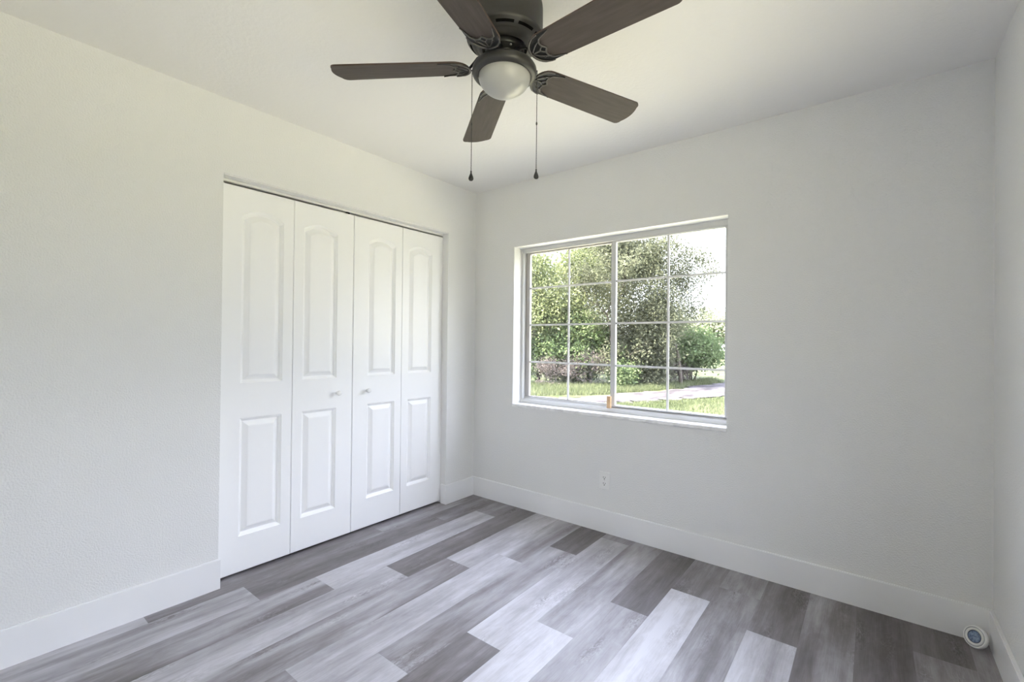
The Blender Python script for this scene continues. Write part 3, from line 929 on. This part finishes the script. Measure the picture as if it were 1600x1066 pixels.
# bright growth on the left
tree('tree', 'yellow-green leafy tree seen through the leftmost panes', 'tree', -7.7, 11.9, 8, .10, 1.3, 4, .85, .25, 9000, .12, .5, .2, M_leaf_yel,
     blobs=[(0, 0, 3.0, 1.5, 1.5, 1.5, 9000), (.7, .6, 2.0, 1.0, 1.0, .9, 4000), (-.4, -.4, 4.4, 1.1, 1.1, 1.0, 4000)])
tree('tree', 'pale yellow tree left of the window middle', 'tree', -7.1, 15.0, 14, .13, 2.0, 4, .75, .3, 8000, .13, .5, .24, M_leaf_yel,
     blobs=[(0, 0, 4.2, 1.9, 1.7, 1.7, 9000), (.3, .3, 5.8, 1.4, 1.4, 1.1, 4000)])
tree('bush', 'bright green bush low at the left side of the window view', 'bush', -6.15, 12.6, 51, .03, .9, 3, .8, .3, 6000, .12, .5, .16, M_leaf_brt, stems=5,
     blobs=[(0, 0, 1.9, 1.1, 1.0, .8, 6000), (-.9, -.7, 1.4, 1.0, .9, .8, 4000), (.7, .5, 1.4, .7, .7, .8, 2500), (-1.6, -1.2, .8, .8, .7, .7, 2500), (-.4, -.3, .6, 1.2, .7, .55, 4000)])
tree('bush', 'dark olive vine-covered bush under the big tree', 'bush', -4.1, 13.2, 52, .03, .85, 3, .8, .2, 7000, .10, .5, .15, M_leaf_oli, stems=6,
     blobs=[(.1, .1, 1.3, 1.0, .8, .95, 8000), (.2, .1, .4, .9, .6, .4, 2500), (-.35, -.35, 2.0, .7, .6, .7, 1300)])
tree('bush', 'bright green rounded bush at the right of the tree line', 'bush', -3.35, 16.4, 53, .04, .8, 3, .8, .3, 5000, .13, .5, .16, M_leaf_brt, stems=6,
     blobs=[(.1, .1, 1.35, 1.15, 1.0, .85, 7000)])
tree('bush', 'low fresh green bush at the foot of the dark trunk', 'bush', -4.3, 12.2, 54, .02, .40, 2, .8, .3, 2000, .10, .5, .10, M_leaf_brt, stems=5,
     blobs=[(0, 0, .45, .5, .45, .4, 1600)])
tree('brush_pile', 'tangle of dry grey-brown twigs below the yellow-green tree', 'brush', -6.5, 11.2, 61, .014, .42, 4, .9, .0, 2400, .07, .30, .10, M_pink, stems=9, bark=M_twig)
tree('brush_pile', 'tangle of dry grey twigs left of the window middle', 'brush', -5.45, 12.0, 62, .014, .50, 4, .9, .0, 2400, .07, .30, .10, M_pink, stems=9, bark=M_twig)
tree('brush_pile', 'dry pinkish brush below the bright rounded bush', 'brush', -3.75, 15.2, 63, .014, .40, 4, .9, .0, 2600, .08, .35, .12, M_pink, stems=9, bark=M_twig)
# far pale tree line beyond the field
far_labels = ['distant pale tree just right of the rounded bush', 'distant pale tree near the right window edge', 'distant pale tree at the very right of the view']
for (x, y, s), lab in zip([(-14.6, 47.4, 71), (-11.6, 49.6, 72), (-8.8, 50.0, 73)], far_labels):
    tree('distant_tree', lab, 'tree', x, y, s, .2, 1.7, 3, .8, .35, 2500, .34, .6, .4, M_leaf_haze, group='distant trees beyond the field',
         blobs=[(0, 0, 3.2, 1.7, 1.7, 2.2, 2500)])

def grass(name, label, polys, n, seed, h):
    nrng = np.random.default_rng(seed)
    V = []
    for (a, b, c, d), cnt in polys:
        a, b, c, d = (np.array(p) for p in (a, b, c, d)); u = nrng.random((cnt, 1)); v = nrng.random((cnt, 1))
        V.append((a*(1-u)+b*u)*(1-v) + (d*(1-u)+c*u)*v)
    P = np.concatenate(V); m = len(P)
    C = np.concatenate([P, np.full((m, 1), GZ)], 1)
    an = nrng.uniform(0, 2*PI, m); ht = h*nrng.uniform(.4, 1.5, m)
    s = np.stack([np.cos(an), np.sin(an), np.zeros(m)], 1)*.009
    tip = C + np.stack([nrng.normal(size=m)*.4, nrng.normal(size=m)*.4, np.ones(m)], 1)*ht[:, None]
    v = np.stack([C-s, C+s, tip], 1)
    me = bpy.data.meshes.new(name); me.vertices.add(m*3); me.vertices.foreach_set('co', v.reshape(-1).astype(np.float32))
    me.loops.add(m*3); me.loops.foreach_set('vertex_index', np.arange(m*3, dtype=np.int32))
    me.polygons.add(m); me.polygons.foreach_set('loop_start', np.arange(0, m*3, 3, dtype=np.int32))
    me.update(calc_edges=True)
    tag(link(name, me, M_grass), label, 'grass', kind='stuff')
grass('grass', 'short grass between the house and the sandy driveway', [(((-3.4, 5.2), (2.5, 9.5), (-.9, 11.2), (-2.7, 7.6)), 9000), (((-.9, 11.2), (3, 10), (3.2, 16.5), (.7, 14.1)), 3000), (((-5.2, 6.6), (-3.4, 5.2), (-2.7, 7.6), (-4.0, 7.3)), 2500)], 0, 5, .07)
grass('grass', 'taller grass on the verge behind the sandy driveway', [(((-5.8, 6.9), (-3.7, 9.7), (-5.4, 11.8), (-8.5, 10.5)), 9000), (((-3.7, 9.7), (-2.9, 12.3), (-4.0, 13.2), (-5.4, 11.8)), 5000), (((-2.9, 12.3), (-2.1, 16.7), (-3.0, 18.5), (-4.0, 13.2)), 4000)], 0, 6, .14)

bpy.context.view_layer.update()
